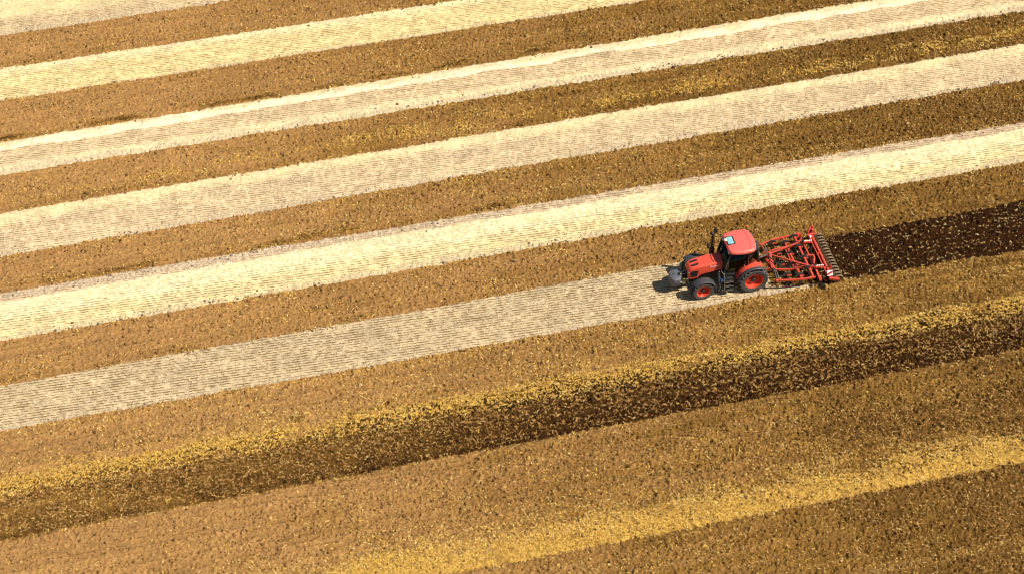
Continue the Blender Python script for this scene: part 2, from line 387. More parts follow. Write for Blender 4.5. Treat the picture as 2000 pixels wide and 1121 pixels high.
def fieldmat():
    m, t, b = nodemat('field_ground')
    at = t.nodes.new('ShaderNodeAttribute'); at.attribute_name = 'tint'
    ag = t.nodes.new('ShaderNodeAttribute'); ag.attribute_name = 'open_row'
    tc = t.nodes.new('ShaderNodeTexCoord')
    def math_(op, a, b_=None, c=None):
        n = t.nodes.new('ShaderNodeMath'); n.operation = op
        for i, x in enumerate((a, b_, c)):
            if x is None: continue
            if isinstance(x, (int, float)): n.inputs[i].default_value = x
            else: t.links.new(x, n.inputs[i])
        return n.outputs[0]
    mp = t.nodes.new('ShaderNodeMapping'); mp.inputs['Rotation'].default_value = (0, 0, -ROWA); t.links.new(tc.outputs['Object'], mp.inputs['Vector'])
    sp = t.nodes.new('ShaderNodeSeparateXYZ'); t.links.new(mp.outputs[0], sp.inputs[0])
    mp2 = t.nodes.new('ShaderNodeMapping'); mp2.inputs['Scale'].default_value = (3.0, 3.4, 1); t.links.new(mp.outputs[0], mp2.inputs['Vector'])
    n1 = t.nodes.new('ShaderNodeTexNoise'); n1.inputs['Scale'].default_value = 1.0; n1.inputs['Detail'].default_value = 3; t.links.new(mp2.outputs[0], n1.inputs['Vector'])
    wob = t.nodes.new('ShaderNodeTexNoise'); wob.inputs['Scale'].default_value = 1.3; t.links.new(mp.outputs[0], wob.inputs['Vector'])
    y = math_('ADD', sp.outputs[1], math_('MULTIPLY', math_('SUBTRACT', wob.outputs[0], .5), .03))
    wv = math_('COSINE', math_('MULTIPLY', y, 2 * math.pi / ROWP))
    k = math_('ADD', math_('MULTIPLY', wv, .5), math_('MULTIPLY', math_('ADD', math_('MULTIPLY', math_('SUBTRACT', wob.outputs[0], .5), .55), math_('SUBTRACT', n1.outputs[0], .5)), 2.0))
    mr = t.nodes.new('ShaderNodeMapRange'); mr.inputs[1].default_value = .14; mr.inputs[2].default_value = .46; t.links.new(k, mr.inputs[0])
    f = math_('MULTIPLY', mr.outputs[0], ag.outputs['Fac'])
    mx = t.nodes.new('ShaderNodeMixRGB'); mx.inputs[2].default_value = (.225, .145, .060, 1)
    t.links.new(f, mx.inputs[0]); t.links.new(at.outputs['Color'], mx.inputs[1])
    nf = t.nodes.new('ShaderNodeTexNoise'); nf.inputs['Scale'].default_value = 16; nf.inputs['Detail'].default_value = 6; nf.inputs['Roughness'].default_value = .7
    t.links.new(tc.outputs['Object'], nf.inputs['Vector'])
    m2 = t.nodes.new('ShaderNodeMapRange'); m2.inputs[1].default_value = .3; m2.inputs[2].default_value = .7; m2.inputs[3].default_value = .72; m2.inputs[4].default_value = 1.28
    t.links.new(nf.outputs[0], m2.inputs[0])
    mu = t.nodes.new('ShaderNodeMixRGB'); mu.blend_type = 'MULTIPLY'; mu.inputs[0].default_value = 1
    t.links.new(mx.outputs[0], mu.inputs[1]); t.links.new(m2.outputs[0], mu.inputs[2])
    t.links.new(mu.outputs[0], b.inputs['Base Color'])
    b.inputs['Roughness'].default_value = 1; b.inputs['Specular IOR Level'].default_value = 0.1
    bp = t.nodes.new('ShaderNodeBump'); bp.inputs['Strength'].default_value = .6; bp.inputs['Distance'].default_value = .03
    t.links.new(nf.outputs[0], bp.inputs['Height']); t.links.new(bp.outputs[0], b.inputs['Normal'])
    return m


FM = fieldmat()
GNAME = {}
labels = {
    0: ('tilled_soil', 'bare brown tilled soil beyond the top edge of the field view', 'tilled soil'),
    1: ('tilled_soil', 'brown tilled soil above the topmost pale stubble strip', 'tilled soil'),
    2: ('stubble_strip', 'pale stubble strip in the top left corner of the field', 'stubble strip'),
    3: ('tilled_soil', 'brown tilled strip below the corner stubble strip at top left', 'tilled soil'),
    4: ('stubble_strip', 'creamy yellow stubble strip, second from the top at the left edge', 'stubble strip'),
    5: ('tilled_soil', 'brown tilled strip ending in a dark crumbly edge beside the white chaff line', 'tilled soil'),
    6: ('stubble_strip', 'stubble strip with a bright white chaff line along its far side', 'stubble strip'),
    7: ('tilled_soil', 'tilled strip with a golden straw streak along its middle', 'tilled soil'),
    8: ('stubble_strip', 'beige grey stubble strip with a cream upper border', 'stubble strip'),
    9: ('tilled_soil', 'reddish brown tilled strip between the grey beige and the brightest cream stubble', 'tilled soil'),
    10: ('stubble_strip', 'brightest cream stubble strip, next one beyond the tractor', 'stubble strip'),
    11: ('tilled_soil', 'brown tilled strip running just behind the tractor on its far side', 'tilled soil'),
    12: ('stubble_strip', 'grey beige stubble strip with dark dashed rows in front of the tractor', 'stubble strip'),
    13: ('tilled_soil', 'broad tilled field with golden straw bands in front of the last stubble strip', 'tilled soil'),
    14: ('tilled_soil', 'dark freshly worked moist soil strip behind the cultivator', 'tilled soil'),
}
for gid in range(15):
    q = quad[cellid == gid]
    if not len(q): continue
    uq, inv = np.unique(q, return_inverse=True)
    nm, lb, ct = labels[gid]
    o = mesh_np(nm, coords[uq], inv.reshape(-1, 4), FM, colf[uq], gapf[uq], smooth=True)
    tag(o, lb, ct, kind='structure')


def tintmat(name, rough=0.9, trans=0.0, nscale=40):
    m, t, b = nodemat(name)
    at = t.nodes.new('ShaderNodeAttribute'); at.attribute_name = 'tint'
    tc = t.nodes.new('ShaderNodeTexCoord'); n = t.nodes.new('ShaderNodeTexNoise'); n.inputs['Scale'].default_value = nscale
    t.links.new(tc.outputs['Object'], n.inputs['Vector'])
    mr = t.nodes.new('ShaderNodeMapRange'); mr.inputs[1].default_value = .3; mr.inputs[2].default_value = .7; mr.inputs[3].default_value = .85; mr.inputs[4].default_value = 1.15
    t.links.new(n.outputs[0], mr.inputs[0])
    mu = t.nodes.new('ShaderNodeMixRGB'); mu.blend_type = 'MULTIPLY'; mu.inputs[0].default_value = 1
    t.links.new(at.outputs['Color'], mu.inputs[1]); t.links.new(mr.outputs[0], mu.inputs[2]); t.links.new(mu.outputs[0], b.inputs['Base Color'])
    b.inputs['Roughness'].default_value = rough; b.inputs['Specular IOR Level'].default_value = 0.2
    return m


STRAWM = tintmat('straw', 0.75); CLODM = tintmat('clod_soil', 1.0, nscale=25)

# keep small stuff to the part of the field in and around the picture
PX = UU * math.cos(AL) - VV * math.sin(AL); PY = UU * math.sin(AL) + VV * math.cos(AL)
ch, sh = math.cos(PITCH), math.sin(PITCH)
dz = (PY + DIST * ch) * ch + DIST * sh * sh
visu = np.abs(PX) < dz * (1000 / FPX) + 2.0
yy = ((PY + DIST * ch) * sh - DIST * sh * ch) / dz * FPX
vis = visu & (np.abs(yy) < 600)


def scatter(dens, seed):
    """cell indices drawn with the given density per square metre"""
    g = np.random.default_rng(seed)
    p = np.where(vis, np.clip(dens, 0, None), 0).ravel().astype(np.float64)
    c = np.cumsum(p); n = int(c[-1] * STEP * STEP)
    idx = np.searchsorted(c, g.random(n) * c[-1]); idx = np.clip(idx, 0, NU * NV - 1)
    u = UU.ravel()[idx] + (g.random(n) - .5) * STEP; v = VV.ravel()[idx] + (g.random(n) - .5) * STEP
    return idx, u, v, g


def blades(cx, cy, cz, ang, tilt, L, Wd, roll, bend=None):
    """flat straws: two quads with a slight kink; returns verts (N,6,3), faces"""
    n = len(cx)
    d = np.stack([np.cos(ang) * np.cos(tilt), np.sin(ang) * np.cos(tilt), np.sin(tilt)], -1)
    s = np.stack([-np.sin(ang), np.cos(ang), np.zeros(n)], -1); nn = np.cross(d, s)
    s = s * np.cos(roll)[:, None] + nn * np.sin(roll)[:, None]
    c = np.stack([cx, cy, cz], -1); h = L[:, None] / 2; wv_ = s * (Wd[:, None] / 2)
    k = nn * (L * .12)[:, None] + s * ((np.sin(roll * 7) * L * .12))[:, None]
    V = np.stack([c - d * h - wv_, c - d * h + wv_, c + k - wv_, c + k + wv_, c + d * h - wv_ * .7, c + d * h + wv_ * .7], 1)
    b0 = np.arange(n)[:, None] * 6
    F = np.concatenate([b0 + np.array([0, 2, 3, 1]), b0 + np.array([2, 4, 5, 3])], 0)
    return V.reshape(-1, 3), F


def stuff(name, V, F, mat, col, label, cat):
    o = mesh_np(name, V, F, mat, np.concatenate([col, np.ones((len(col), 1))], 1))
    return tag(o, label, cat, kind='stuff')


idx, u, v, g = scatter(dens, 21)
# straw lies in little wads of several stalks
rep = g.integers(1, 5, len(u)); idx = np.repeat(idx, rep); n = len(idx)
u = np.repeat(u, rep) + g.normal(0, .035, n); v = np.repeat(v, rep) + g.normal(0, .035, n)
z = H.ravel()[idx] + .012 + .025 * g.random(n)
L = g.lognormal(math.log(.085), .42, n); Wd = g.uniform(.009, .026, n) * np.where(dark_damp.ravel()[idx] > .55, 1.3, 1)
V, F = blades(u, v, z, g.uniform(0, 2 * np.pi, n), g.normal(0, .28, n), L, Wd, g.normal(0, .5, n))
gold = np.array((.88, .57, .12)); pale = np.array((.84, .62, .25)); brn = np.array((.46, .25, .055))
ym = np.clip(ymask.ravel()[idx] + np.exp(-((VJ - e12 + .5) / .9) ** 2).ravel()[idx] + np.exp(-((VV - 13.35) / .7) ** 2).ravel()[idx], 0, 1)
mz = moistzone.ravel()[idx]
r1 = np.repeat(g.random(len(rep)), rep); bri = np.repeat(g.choice((.45, .7, .95, 1.15), len(rep), p=(.2, .25, .35, .2)), rep)
bri = np.where(ym > .5, np.maximum(bri, .8), bri)
ym = np.maximum(ym, .35)
col = np.where((r1 < .25 + .5 * ym)[:, None], gold, np.where((r1 < .80)[:, None], pale, brn))
col = np.where(((dark_damp.ravel()[idx] > .55) & (r1 < .62) & (ym < .5))[:, None], np.where(mz[:, None], np.array((.68, .49, .20)), np.array((.74, .47, .13))), col)
dark_b = np.clip((dark_damp.ravel()[idx] - .35) * .9, 0, .25) * ~mz * (1 - ym * (ym > .4))  # straw darkens with the tone of the soil below it
bb = g.uniform(.8, 1.15, n) * bri * (1 - dark_b)
col = col * np.stack([bb, bb ** 1.35, bb ** 1.5], -1)            # old straw is browner, not just duller
stuff('loose_straw', V, F, STRAWM, np.repeat(col, 6, 0), 'loose golden and pale straw scattered over the tilled soil', 'straw')

# ---- lying litter inside the stubble strips
dl = np.where(isst, 95 * (1 - .6 * fringe) * np.clip(1 + .25 * n_patch, .3, None) * (1.25 - .55 * gap), 0)
idx, u, v, g = scatter(dl, 22); n = len(u)
# fewer straws in the open rows
vrow = -np.sin(ROWA) * u + np.cos(ROWA) * v
keep = g.random(n) < 1 - .85 * gap.ravel()[idx] * (np.cos(2 * np.pi * vrow / ROWP) > .1)
idx, u, v = idx[keep], u[keep], v[keep]; n = len(u)
V1, F1 = blades(u, v, H.ravel()[idx] + .01 + .02 * g.random(n), g.uniform(0, 2 * np.pi, n), g.normal(0, .18, n), g.uniform(.05, .22, n), g.uniform(.008, .022, n), g.normal(0, .35, n))
c1 = base.reshape(-1, 3)[idx] * g.uniform(.75, 1.22, n)[:, None] * np.where(g.random(n) < .22, .68, 1)[:, None]
# ---- standing stalks in drill rows
vrc = -np.sin(ROWA) * UU + np.cos(ROWA) * VV
ds = np.where(isst, 150 * (1 - .75 * fringe) * (.35 + .65 * gap) * (np.cos(2 * np.pi * vrc / ROWP) < -.1), 0)
idx, u, v, g = scatter(ds, 23); m = len(u)
vrow = -np.sin(ROWA) * u + np.cos(ROWA) * v
sn = (np.round((vrow - ROWP / 2) / ROWP) * ROWP + ROWP / 2 + g.normal(0, .018, m)) - vrow
u = u - np.sin(ROWA) * sn; v = v + np.cos(ROWA) * sn
Ls = g.uniform(.08, .15, m); ti = np.clip(g.normal(1.15, .25, m), .5, 1.57)
V2, F2 = blades(u, v, H.ravel()[idx] + np.sin(ti) * Ls / 2, g.uniform(0, 2 * np.pi, m), ti, Ls, g.uniform(.010, .022, m), g.uniform(0, 6.28, m))
c2 = base.reshape(-1, 3)[idx] * g.uniform(.8, 1.25, m)[:, None]
stuff('stubble_stalks', np.concatenate([V1, V2]), np.concatenate([F1, F2 + len(V1)]), STRAWM, np.clip(np.repeat(np.concatenate([c1, c2]), 6, 0), 0, 1),
      'short cut stalks and flattened straw covering the pale stubble strips', 'stubble')

# ---- clods
ico_v = []; ph = (1 + 5 ** .5) / 2
for a, b in ((1, ph), (1, -ph), (-1, ph), (-1, -ph)): ico_v += [(0, a, b), (a, b, 0), (b, 0, a)]
ico_v = np.array(ico_v) / math.hypot(1, ph)
ico_f = []
for i in range(12):
    for j in range(i + 1, 12):
        for k in range(j + 1, 12):
            a, b, c = ico_v[i], ico_v[j], ico_v[k]
            if max(np.linalg.norm(a - b), np.linalg.norm(b - c), np.linalg.norm(a - c)) < 1.06:
                ico_f.append((i, j, k) if np.dot(np.cross(b - a, c - a), a) > 0 else (i, k, j))
ico_f = np.array(ico_f)
dc = np.where(isst, 55 * fringe * np.clip(.3 + .7 * n_patch, 0, None), (19 + 34 * right + 26 * np.clip(n_patch - .2, 0, None)))
for e, amt in ((1, 6), (3, 6), (5, 30), (7, 8), (9, 14), (11, 10)):
    dc += np.where(stp, amt * np.exp(-((VJ - ef[e] - .25) / .28) ** 2) * np.clip(.5 + .8 * n_patch, 0, None), 0)
dc += np.where(inD2, 30, 0) + np.where(low & (ymask > .2), 22, 0) + np.where(ident == 14, 40, 0)
for e in range(1, len(EDGE)):
    dc += np.where(isst, 15 * np.exp(-np.abs(VJ - ef[e]) / .14) * np.clip(.4 + .9 * n_patch, 0, None), 0) + np.where(low & (VV < -10.7) & (VV > -15), 5 * right, 0)
idx, u, v, g = scatter(dc, 24); n = len(u)
sz = np.clip(g.lognormal(math.log(.023), .52, n), .011, .078)
sc = np.stack([sz * g.uniform(.8, 1.5, n), sz * g.uniform(.8, 1.3, n), sz * g.uniform(.6, 1.05, n)], -1)
rot = g.uniform(0, 6.28, n); P = ico_v[None] * sc[:, None] * g.uniform(.72, 1.22, (n, 12, 1))
X = P[..., 0] * np.cos(rot)[:, None] - P[..., 1] * np.sin(rot)[:, None]; Y = P[..., 0] * np.sin(rot)[:, None] + P[..., 1] * np.cos(rot)[:, None]
zz = H.ravel()[idx] + sz * .35
V = np.stack([X + u[:, None], Y + v[:, None], P[..., 2] + zz[:, None]], -1).reshape(-1, 3)
F = (ico_f[None] + np.arange(n)[:, None, None] * 12).reshape(-1, 3)
cc = soil.reshape(-1, 3)[idx]; gf = fringe.ravel()[idx]
cc = np.where((gf > .2)[:, None], np.array((.27, .215, .165)), cc * .9) * (g.uniform(.7, 1.1, n) * np.where(g.random(n) < .22, .6, 1))[:, None]
stuff('soil_clods', V, F, CLODM, np.clip(np.repeat(cc, 12, 0), .003, 1), 'crumbled brown clods lying on the tilled soil and along its edges', 'clods')

# ================================================================== TRACTOR
TLOC = (12.716, 0.797, 0.0); TROT = math.pi + AL
tr = empty('tractor', TLOC, TROT)
tag(tr, 'red four wheel drive tractor with closed cab driving left along the stubble strip', 'tractor')


def wheel(name, cx, cy, cz, Rt, Wt, Rr, side, nl, dish):
    """side +1: outer face at +y. cy = middle of the tyre"""
    hw = Wt / 2
    rim = MB()
    o = side
    prof = [(Rr + .015, -hw * .72), (Rr + .015, -hw * .86), (Rr - .02, -hw * .80), (Rr - .05, -hw * .5), (Rr - .06, hw * .1), (Rr - .03, hw * .55), (Rr - .005, hw * .84), (Rr + .02, hw * .86), (Rr + .02, hw * .78)]
    rim.lathe([(r, y * o) for r, y in prof], (cx, cy, cz), 40)
    disc = [(Rr - .055, -hw * .05), (Rr * .80, -hw * .22), (Rr * .72, dish * .3), (Rr * .50, dish), (Rr * .34, dish + .02), (Rr * .30, dish + .01), (Rr * .0001, dish + .01)]
    rim.lathe([(r, y * o) for r, y in disc], (cx, cy, cz), 40)
    rm = rim.build(name, 'rimred', tr)
    ty = MB()
    tp = [(Rr + .005, -hw * .70), (Rr + .02, -hw * .86), (Rr + (Rt - Rr) * .35, -hw * .99), (Rt - .16 * (Rt - Rr) - .03, -hw * .97), (Rt - .06, -hw * .86), (Rt - .045, -hw * .4), (Rt - .04, 0), (Rt - .045, hw * .4), (Rt - .06, hw * .86),
          (Rt - .16 * (Rt - Rr) - .03, hw * .97), (Rr + (Rt - Rr) * .35, hw * .99), (Rr + .02, hw * .86), (Rr + .005, hw * .70)]
    ty.lathe(tp, (cx, cy, cz), 48)
    for sgn in (-1, 1):
        for k in range(nl):
            a0 = 2 * math.pi * (k + (.5 if sgn > 0 else 0)) / nl
            rings = []
            for tt, yy_, hh in ((0, .02, .0), (.5, .52, .004), (.85, .90, -.008), (1, 1.0, -.075)):
                a = a0 - tt * .30 * (20 / nl); y = cy + sgn * hw * yy_
                bw = .030 + .012 * tt
                r0 = Rt - .075 + (hh if tt == 1 else 0); r1 = Rt + hh
                P_ = []
                for (rr, da) in ((r0, -bw), (r1, -bw * .75), (r1, bw * .75), (r0, bw)):
                    ang = a + da / Rt
                    P_.append((cx + rr * math.cos(ang), y, cz + rr * math.sin(ang)))
                rings.append(P_)
            ty.loft(rings)
    ty.build('tyre', 'tyre', rm, 30)
    hb = MB(); yo = cy + side * (dish + .02)
    hb.lathe([(.001, side * .09), (Rr * .20, side * .09), (Rr * .24, side * .06), (Rr * .25, -side * .02)], (cx, yo, cz), 20)
    for k in range(8):
        a = 2 * math.pi * k / 8
        hb.box((cx + Rr * .40 * math.cos(a), yo + side * .012, cz + Rr * .40 * math.sin(a)), (.035, .04, .035))
    hb.build('hub', 'chassis', rm)
    return rm


for s in (1, -1):
    wheel('rear_wheel', 0, s * .98, .81, .83, .48, .50, s, 20, .02)
    wheel('front_wheel', 2.80, s * .92, .60, .62, .40, .36, s, 18, .03)

# --- chassis, axle, transmission
b = MB()
b.box((1.1, 0, .80), (2.6, .46, .46)); b.box((2.75, 0, .82), (1.5, .40, .40)); b.box((2.60, 0, 1.05), (1.7, .56, .30))
b.box((0, 0, .83), (.55, .70, .62)); b.lathe([(.001, -.8), (.16, -.8), (.16, .8), (.001, .8)], (0, 0, .81), 16)
b.box((.25, 0, 1.05), (1.0, 1.25, .34)); b.box((1.1, .0, .98), (.9, 1.30, .22))
b.box((3.42, 0, .80), (.16, .50, .36))
b.build('chassis', 'chassis', tr, bevel=.02)
b = MB(); b.box((2.80, 0, .58), (.24, 1.35, .20)); b.box((2.80, 0, .70), (.34, .40, .25))
for s in (1, -1): b.lathe([(.001, 0), (.15, 0), (.17, .12), (.001, .12)] if s > 0 else [(.001, -.12), (.17, -.12), (.15, 0), (.001, 0)], (2.80, s * .64, .60), 14)
b.tube([(2.62, -.62, .60), (2.62, .62, .60)], .03)
b.build('front_axle', 'chassis', tr)

# --- bonnet: cross sections from scuttle to nose
hood = MB(); rings = []
secs = [(1.57, .40, 1.93, 1.36, .10), (2.10, .395, 1.90, 1.33, .10), (2.55, .385, 1.86, 1.27, .10), (2.80, .38, 1.83, 1.20, .10), (2.95, .375, 1.81, 1.02, .10), (3.20, .36, 1.755, .98, .11), (3.34, .34, 1.71, .98, .13), (3.43, .31, 1.63, 1.00, .14), (3.48, .25, 1.48, 1.08, .12)]
for x, hw, zt, zb, rc in secs:
    ring = []
    ring.append((x, -hw - .015, zb)); ring.append((x, -hw - .01, (zt + zb) / 2))
    for k in range(6):
        a = math.pi - k * math.pi / 2 / 5
        ring.append((x, -(hw - rc) + rc * math.cos(a), zt - rc * .9 + rc * .9 * math.sin(a) - .0))
    ring.append((x, 0, zt + .022))
    for k in range(6):
        a = math.pi / 2 - k * math.pi / 2 / 5
        ring.append((x, (hw - rc) + rc * math.cos(a), zt - rc * .9 + rc * .9 * math.sin(a)))
    ring.append((x, hw + .01, (zt + zb) / 2)); ring.append((x, hw + .015, zb))
    rings.append(ring)
hood.loft(rings)
ho = hood.build('bonnet', 'red', tr, 40)
ztop = lambda x: np.interp(x, [q[0] for q in secs], [q[2] for q in secs]) + .024
for s in (1, -1):
    b = MB(); y0 = .075; y1 = .215
    P_ = [(2.86, s * y0), (2.90, s * y1), (3.26, s * (y1 - .01)), (3.30, s * (y0 + .03)), (3.27, s * y0)]
    b.loft([[(x, y, ztop(x) - .05) for x, y in P_], [(x, y, ztop(x) + .006 - .012 * abs(y) / .2) for x, y in P_]])
    b.build('bonnet_vent', 'black', ho, 0)
    b = MB(); yy0 = .40
    P_ = [(2.92, 1.50), (3.02, 1.56), (3.31, 1.52), (3.36, 1.40), (3.34, 1.16), (3.27, 1.10), (3.00, 1.12)]
    b.loft([[(x, s * (np.interp(x, [q[0] for q in secs], [q[1] for q in secs]) - .02), z_) for x, z_ in P_], [(x, s * (np.interp(x, [q[0] for q in secs], [q[1] for q in secs]) + .022), z_) for x, z_ in P_]])
    b.build('side_grille', 'black', ho, 0)
    b = MB(); b.ball((3.41, s * .25, 1.42), .075, sz=.8); b.build('headlight', 'lamp', ho)
b = MB(); b.box((3.485, 0, 1.27), (.04, .36, .34)); b.build('front_grille', 'black', ho, bevel=.015)
b = MB(); rings = []                              # seam behind the bonnet lid
for x in (2.05, 2.085):
    rr_ = []
    for y in (-.30, -.15, 0, .15, .30): rr_.append((x - .22 * (y / .3) ** 2 * .3 + .06, y, ztop(x) + .002 - .012 * (abs(y) / .3) ** 3))
    rings.append(rr_)
V_ = rings[0] + rings[1]; b.add(V_, [(i, i + 1, i + 6, i + 5) for i in range(4)]); b.build('bonnet_seam', 'black', ho, 0)
# maker's lettering on both flanks
for s in (1, -1):
    fc = bpy.data.curves.new('lettering', 'FONT'); fc.body = "Kubota"; fc.size = .17; fc.extrude = .004; fc.align_x = 'CENTER'
    tmp = bpy.data.objects.new('lettering', fc); COL.objects.link(tmp)
    bpy.context.view_layer.update()
    me = bpy.data.meshes.new_from_object(tmp.evaluated_get(bpy.context.evaluated_depsgraph_get()))
    bpy.data.objects.remove(tmp); me.materials.clear(); me.materials.append(M['white'])
    o = bpy.data.objects.new('lettering', me); COL.objects.link(o); o.parent = ho
    o.location = (2.06, s * .412, 1.66); o.rotation_euler = (R(90), 0, R(180) if s > 0 else 0)

# --- scuttle between bonnet and windscreen
b = MB(); b.loft([[(1.62, -.41, 1.36), (1.62, -.41, 1.85), (1.62, -.30, 1.94), (1.62, .30, 1.94), (1.62, .41, 1.85), (1.62, .41, 1.36)],
                  [(1.38, -.60, 1.10), (1.38, -.60, 1.78), (1.38, -.45, 1.90), (1.38, .45, 1.90), (1.38, .60, 1.78), (1.38, .60, 1.10)]])
b.build('scuttle', 'black', tr)

# --- cab
A0 = lambda s: Vector((1.52, s * .62, 1.12)); A1 = lambda s: Vector((1.56, s * .66, 1.55)); A2 = lambda s: Vector((1.30, s * .70, 2.70))
B0 = lambda s: Vector((.32, s * .80, 1.10)); B2 = lambda s: Vector((.34, s * .76, 2.70))
C0 = lambda s: Vector((-.36, s * .72, 1.62)); C2 = lambda s: Vector((-.14, s * .70, 2.70))
b = MB()
for s in (1, -1):
    b.tube([A0(s), A1(s), A1(s).lerp(A2(s), .5) + Vector((.03, 0, 0)), A2(s)], .040, 8)
    b.tube([B0(s), B2(s)], .045, 8); b.tube([C0(s), C2(s)], .055, 8)
    b.bar(A2(s), B2(s), .08, .08); b.bar(B2(s), C2(s), .08, .08); b.bar(A0(s), B0(s), .10, .12)
    b.bar(Vector((.36, s * .80, 1.62)), C0(s), .07, .16); b.bar(B0(s), (.36, s * .80, 1.62), .06, .06)
b.bar(A2(1), A2(-1), .08, .08); b.bar(C2(1), C2(-1), .08, .10); b.bar(C0(1), C0(-1), .08, .12)
b.bar(A1(1) + Vector((0, 0, -.25)), A1(-1) + Vector((0, 0, -.25)), .06, .10)
cab = b.build('cab_frame', 'black', tr)
b = MB(); b.box((.55, 0, 1.12), (1.85, 1.22, .08)); b.box((-.30, 0, 1.40), (.08, 1.25, .50))
b.build('cab_floor', 'cabin', cab)


def pane(name, rows, parent=cab):
    n_ = len(rows[0]); b_ = MB(); V_ = [p for r in rows for p in r]
    b_.add(V_, [(k * n_ + i, k * n_ + i + 1, (k + 1) * n_ + i + 1, (k + 1) * n_ + i) for k in range(len(rows) - 1) for i in range(n_ - 1)])
    o = b_.build(name, 'glass', parent, 60); md = o.modifiers.new('thickness', 'SOLIDIFY'); md.thickness = .006
    return o


def curved(p, q, bulge, k=5):
    return [p.lerp(q, i / (k - 1)) + bulge * (1 - (2 * i / (k - 1) - 1) ** 2) for i in range(k)]


bx = Vector((.10, 0, 0))
pane('windscreen', [curved(A1(-1) + Vector((0, 0, -.2)), A1(1) + Vector((0, 0, -.2)), bx), curved(A1(-1), A1(1), bx), curved(A2(-1), A2(1), bx * .6)])
for s in (1, -1):
    by = Vector((0, s * .03, 0))
    pane('door_glass', [curved(A0(s), B0(s), by), curved(A1(s), B0(s).lerp(B2(s), .4), by), curved(A2(s), B2(s), by)])
    pane('rear_side_glass', [[Vector((.36, s * .80, 1.66)), C0(s) + Vector((0, 0, .08))], [B2(s), C2(s)]])
    b = MB(); b.tube([(.52, s * .85, 1.55), (.52, s * .87, 1.75), (.55, s * .85, 1.9)], .014, 6); b.build('door_handle', 'steel', cab)
pane('rear_window', [curved(C0(-1), C0(1), Vector((-.05, 0, 0))), curved(C2(-1), C2(1), Vector((-.03, 0, 0)))])
# inside
b = MB(); b.box((.18, 0, 1.42), (.50, .52, .16)); b.box((-.06, 0, 1.80), (.14, .50, .72), Matrix.Rotation(R(-8), 3, 'Y')); b.box((-.11, 0, 2.22), (.10, .28, .18)); b.box((.2, 0, 1.25), (.36, .36, .2))
b.box((.20, -.33, 1.62), (.40, .09, .10)); b.box((.20, .33, 1.62), (.40, .09, .10))
b.build('driver_seat', 'seat', cab, bevel=.03)
b = MB(); N_ = 24
pts = [Vector((.88 + .20 * math.cos(2 * math.pi * k / N_) * math.cos(R(50)), .20 * math.sin(2 * math.pi * k / N_), 1.93 + .20 * math.cos(2 * math.pi * k / N_) * math.sin(R(50)))) for k in range(N_ + 1)]
b.tube(pts, .018, 6); b.tube([(.88, -.2, 1.93), (.88, .2, 1.93)], .012, 6); b.tube([(.88, 0, 1.93), (1.1, 0, 1.5)], .03, 8)
b.build('steering_wheel', 'black', cab)
b = MB(); b.box((1.18, 0, 1.55), (.30, .46, .72)); b.box((.30, -.55, 1.50), (.80, .20, .42)); b.build('dashboard', 'cabin', cab, bevel=.04)

# --- roof
def roofring(sx, sy, z_, dz_=0.0):
    P_ = [(1.40, 0), (1.40, .36), (1.38, .62), (1.28, .76), (1.0, .83), (.62, .88), (.25, .86), (.02, .80), (-.10, .66), (-.18, .36), (-.20, 0)]
    P_ = P_ + [(x, -y) for x, y in P_[-2:0:-1]]
    return [(.60 + (x - .60) * sx, y * sy, z_) for x, y in P_]
b = MB(); b.loft([roofring(.93, .92, 2.58), roofring(.99, .99, 2.61), roofring(1.0, 1.0, 2.66), roofring(.99, .985, 2.72), roofring(.95, .935, 2.765), roofring(.86, .83, 2.790), roofring(.60, .58, 2.808), roofring(.2, .2, 2.815)])
b.v = [(x, y, z_ + .10) for x, y, z_ in b.v]; rf = b.build('cab_roof', 'roofred_sky', tr, 50)
b = MB(); b.path([(.26, -.72, 2.90), (.16, -.5, 2.912), (.10, 0, 2.918), (.16, .5, 2.912), (.26, .72, 2.90)], .012, .012); b.build('roof_seam', 'red', rf)
b = MB(); b.box((1.10, -.12, 2.895), (.42, .62, .05)); b.build('hatch_frame', 'black', rf, bevel=.012)
b = MB(); b.box((1.125, -.12, 2.906), (.32, .52, .04)); b.build('roof_hatch', 'hatch', rf, bevel=.008)
b = MB(); b.ball((1.36, -.20, 2.92), .095, sz=.75); b.build('antenna_dome', 'white', rf)
for s in (1, -1):
    b = MB(); b.box((1.38, s * .52, 2.69), (.07, .22, .09)); b.build('work_lamp', 'lamp', rf, bevel=.015)
    b = MB(); b.box((-.22, s * .50, 2.60), (.16, .20, .14)); b.box((-.30, s * .50, 2.58), (.05, .16, .10)); b.build('rear_work_lamp', 'fender', rf, bevel=.02)
b = MB(); b.box((-.30, .10, 2.50), (.18, .40, .16)); b.tube([(-.26, .12, 2.45), (-.40, .30, 2.2), (-.42, .36, 1.9)], .035, 6)
b.build('air_conditioning_unit', 'fender', tr, bevel=.02)
# rotating beacon on its bracket (right rear corner)
b = MB(); b.tube([(-.02, -.78, 2.62), (-.10, -.98, 2.66), (-.12, -1.02, 2.80)], .025, 8)
b.ball((-.10, -1.00, 2.70), .06); bc = b.build('beacon_bracket', 'black', tr)
b = MB(); b.tube([(-.12, -1.02, 2.72), (-.12, -1.02, 2.76), (-.12, -1.02, 2.84), (-.12, -1.02, 2.88)], [.075, .08, .07, .035], 12); b.build('beacon_lens', 'orange', bc)

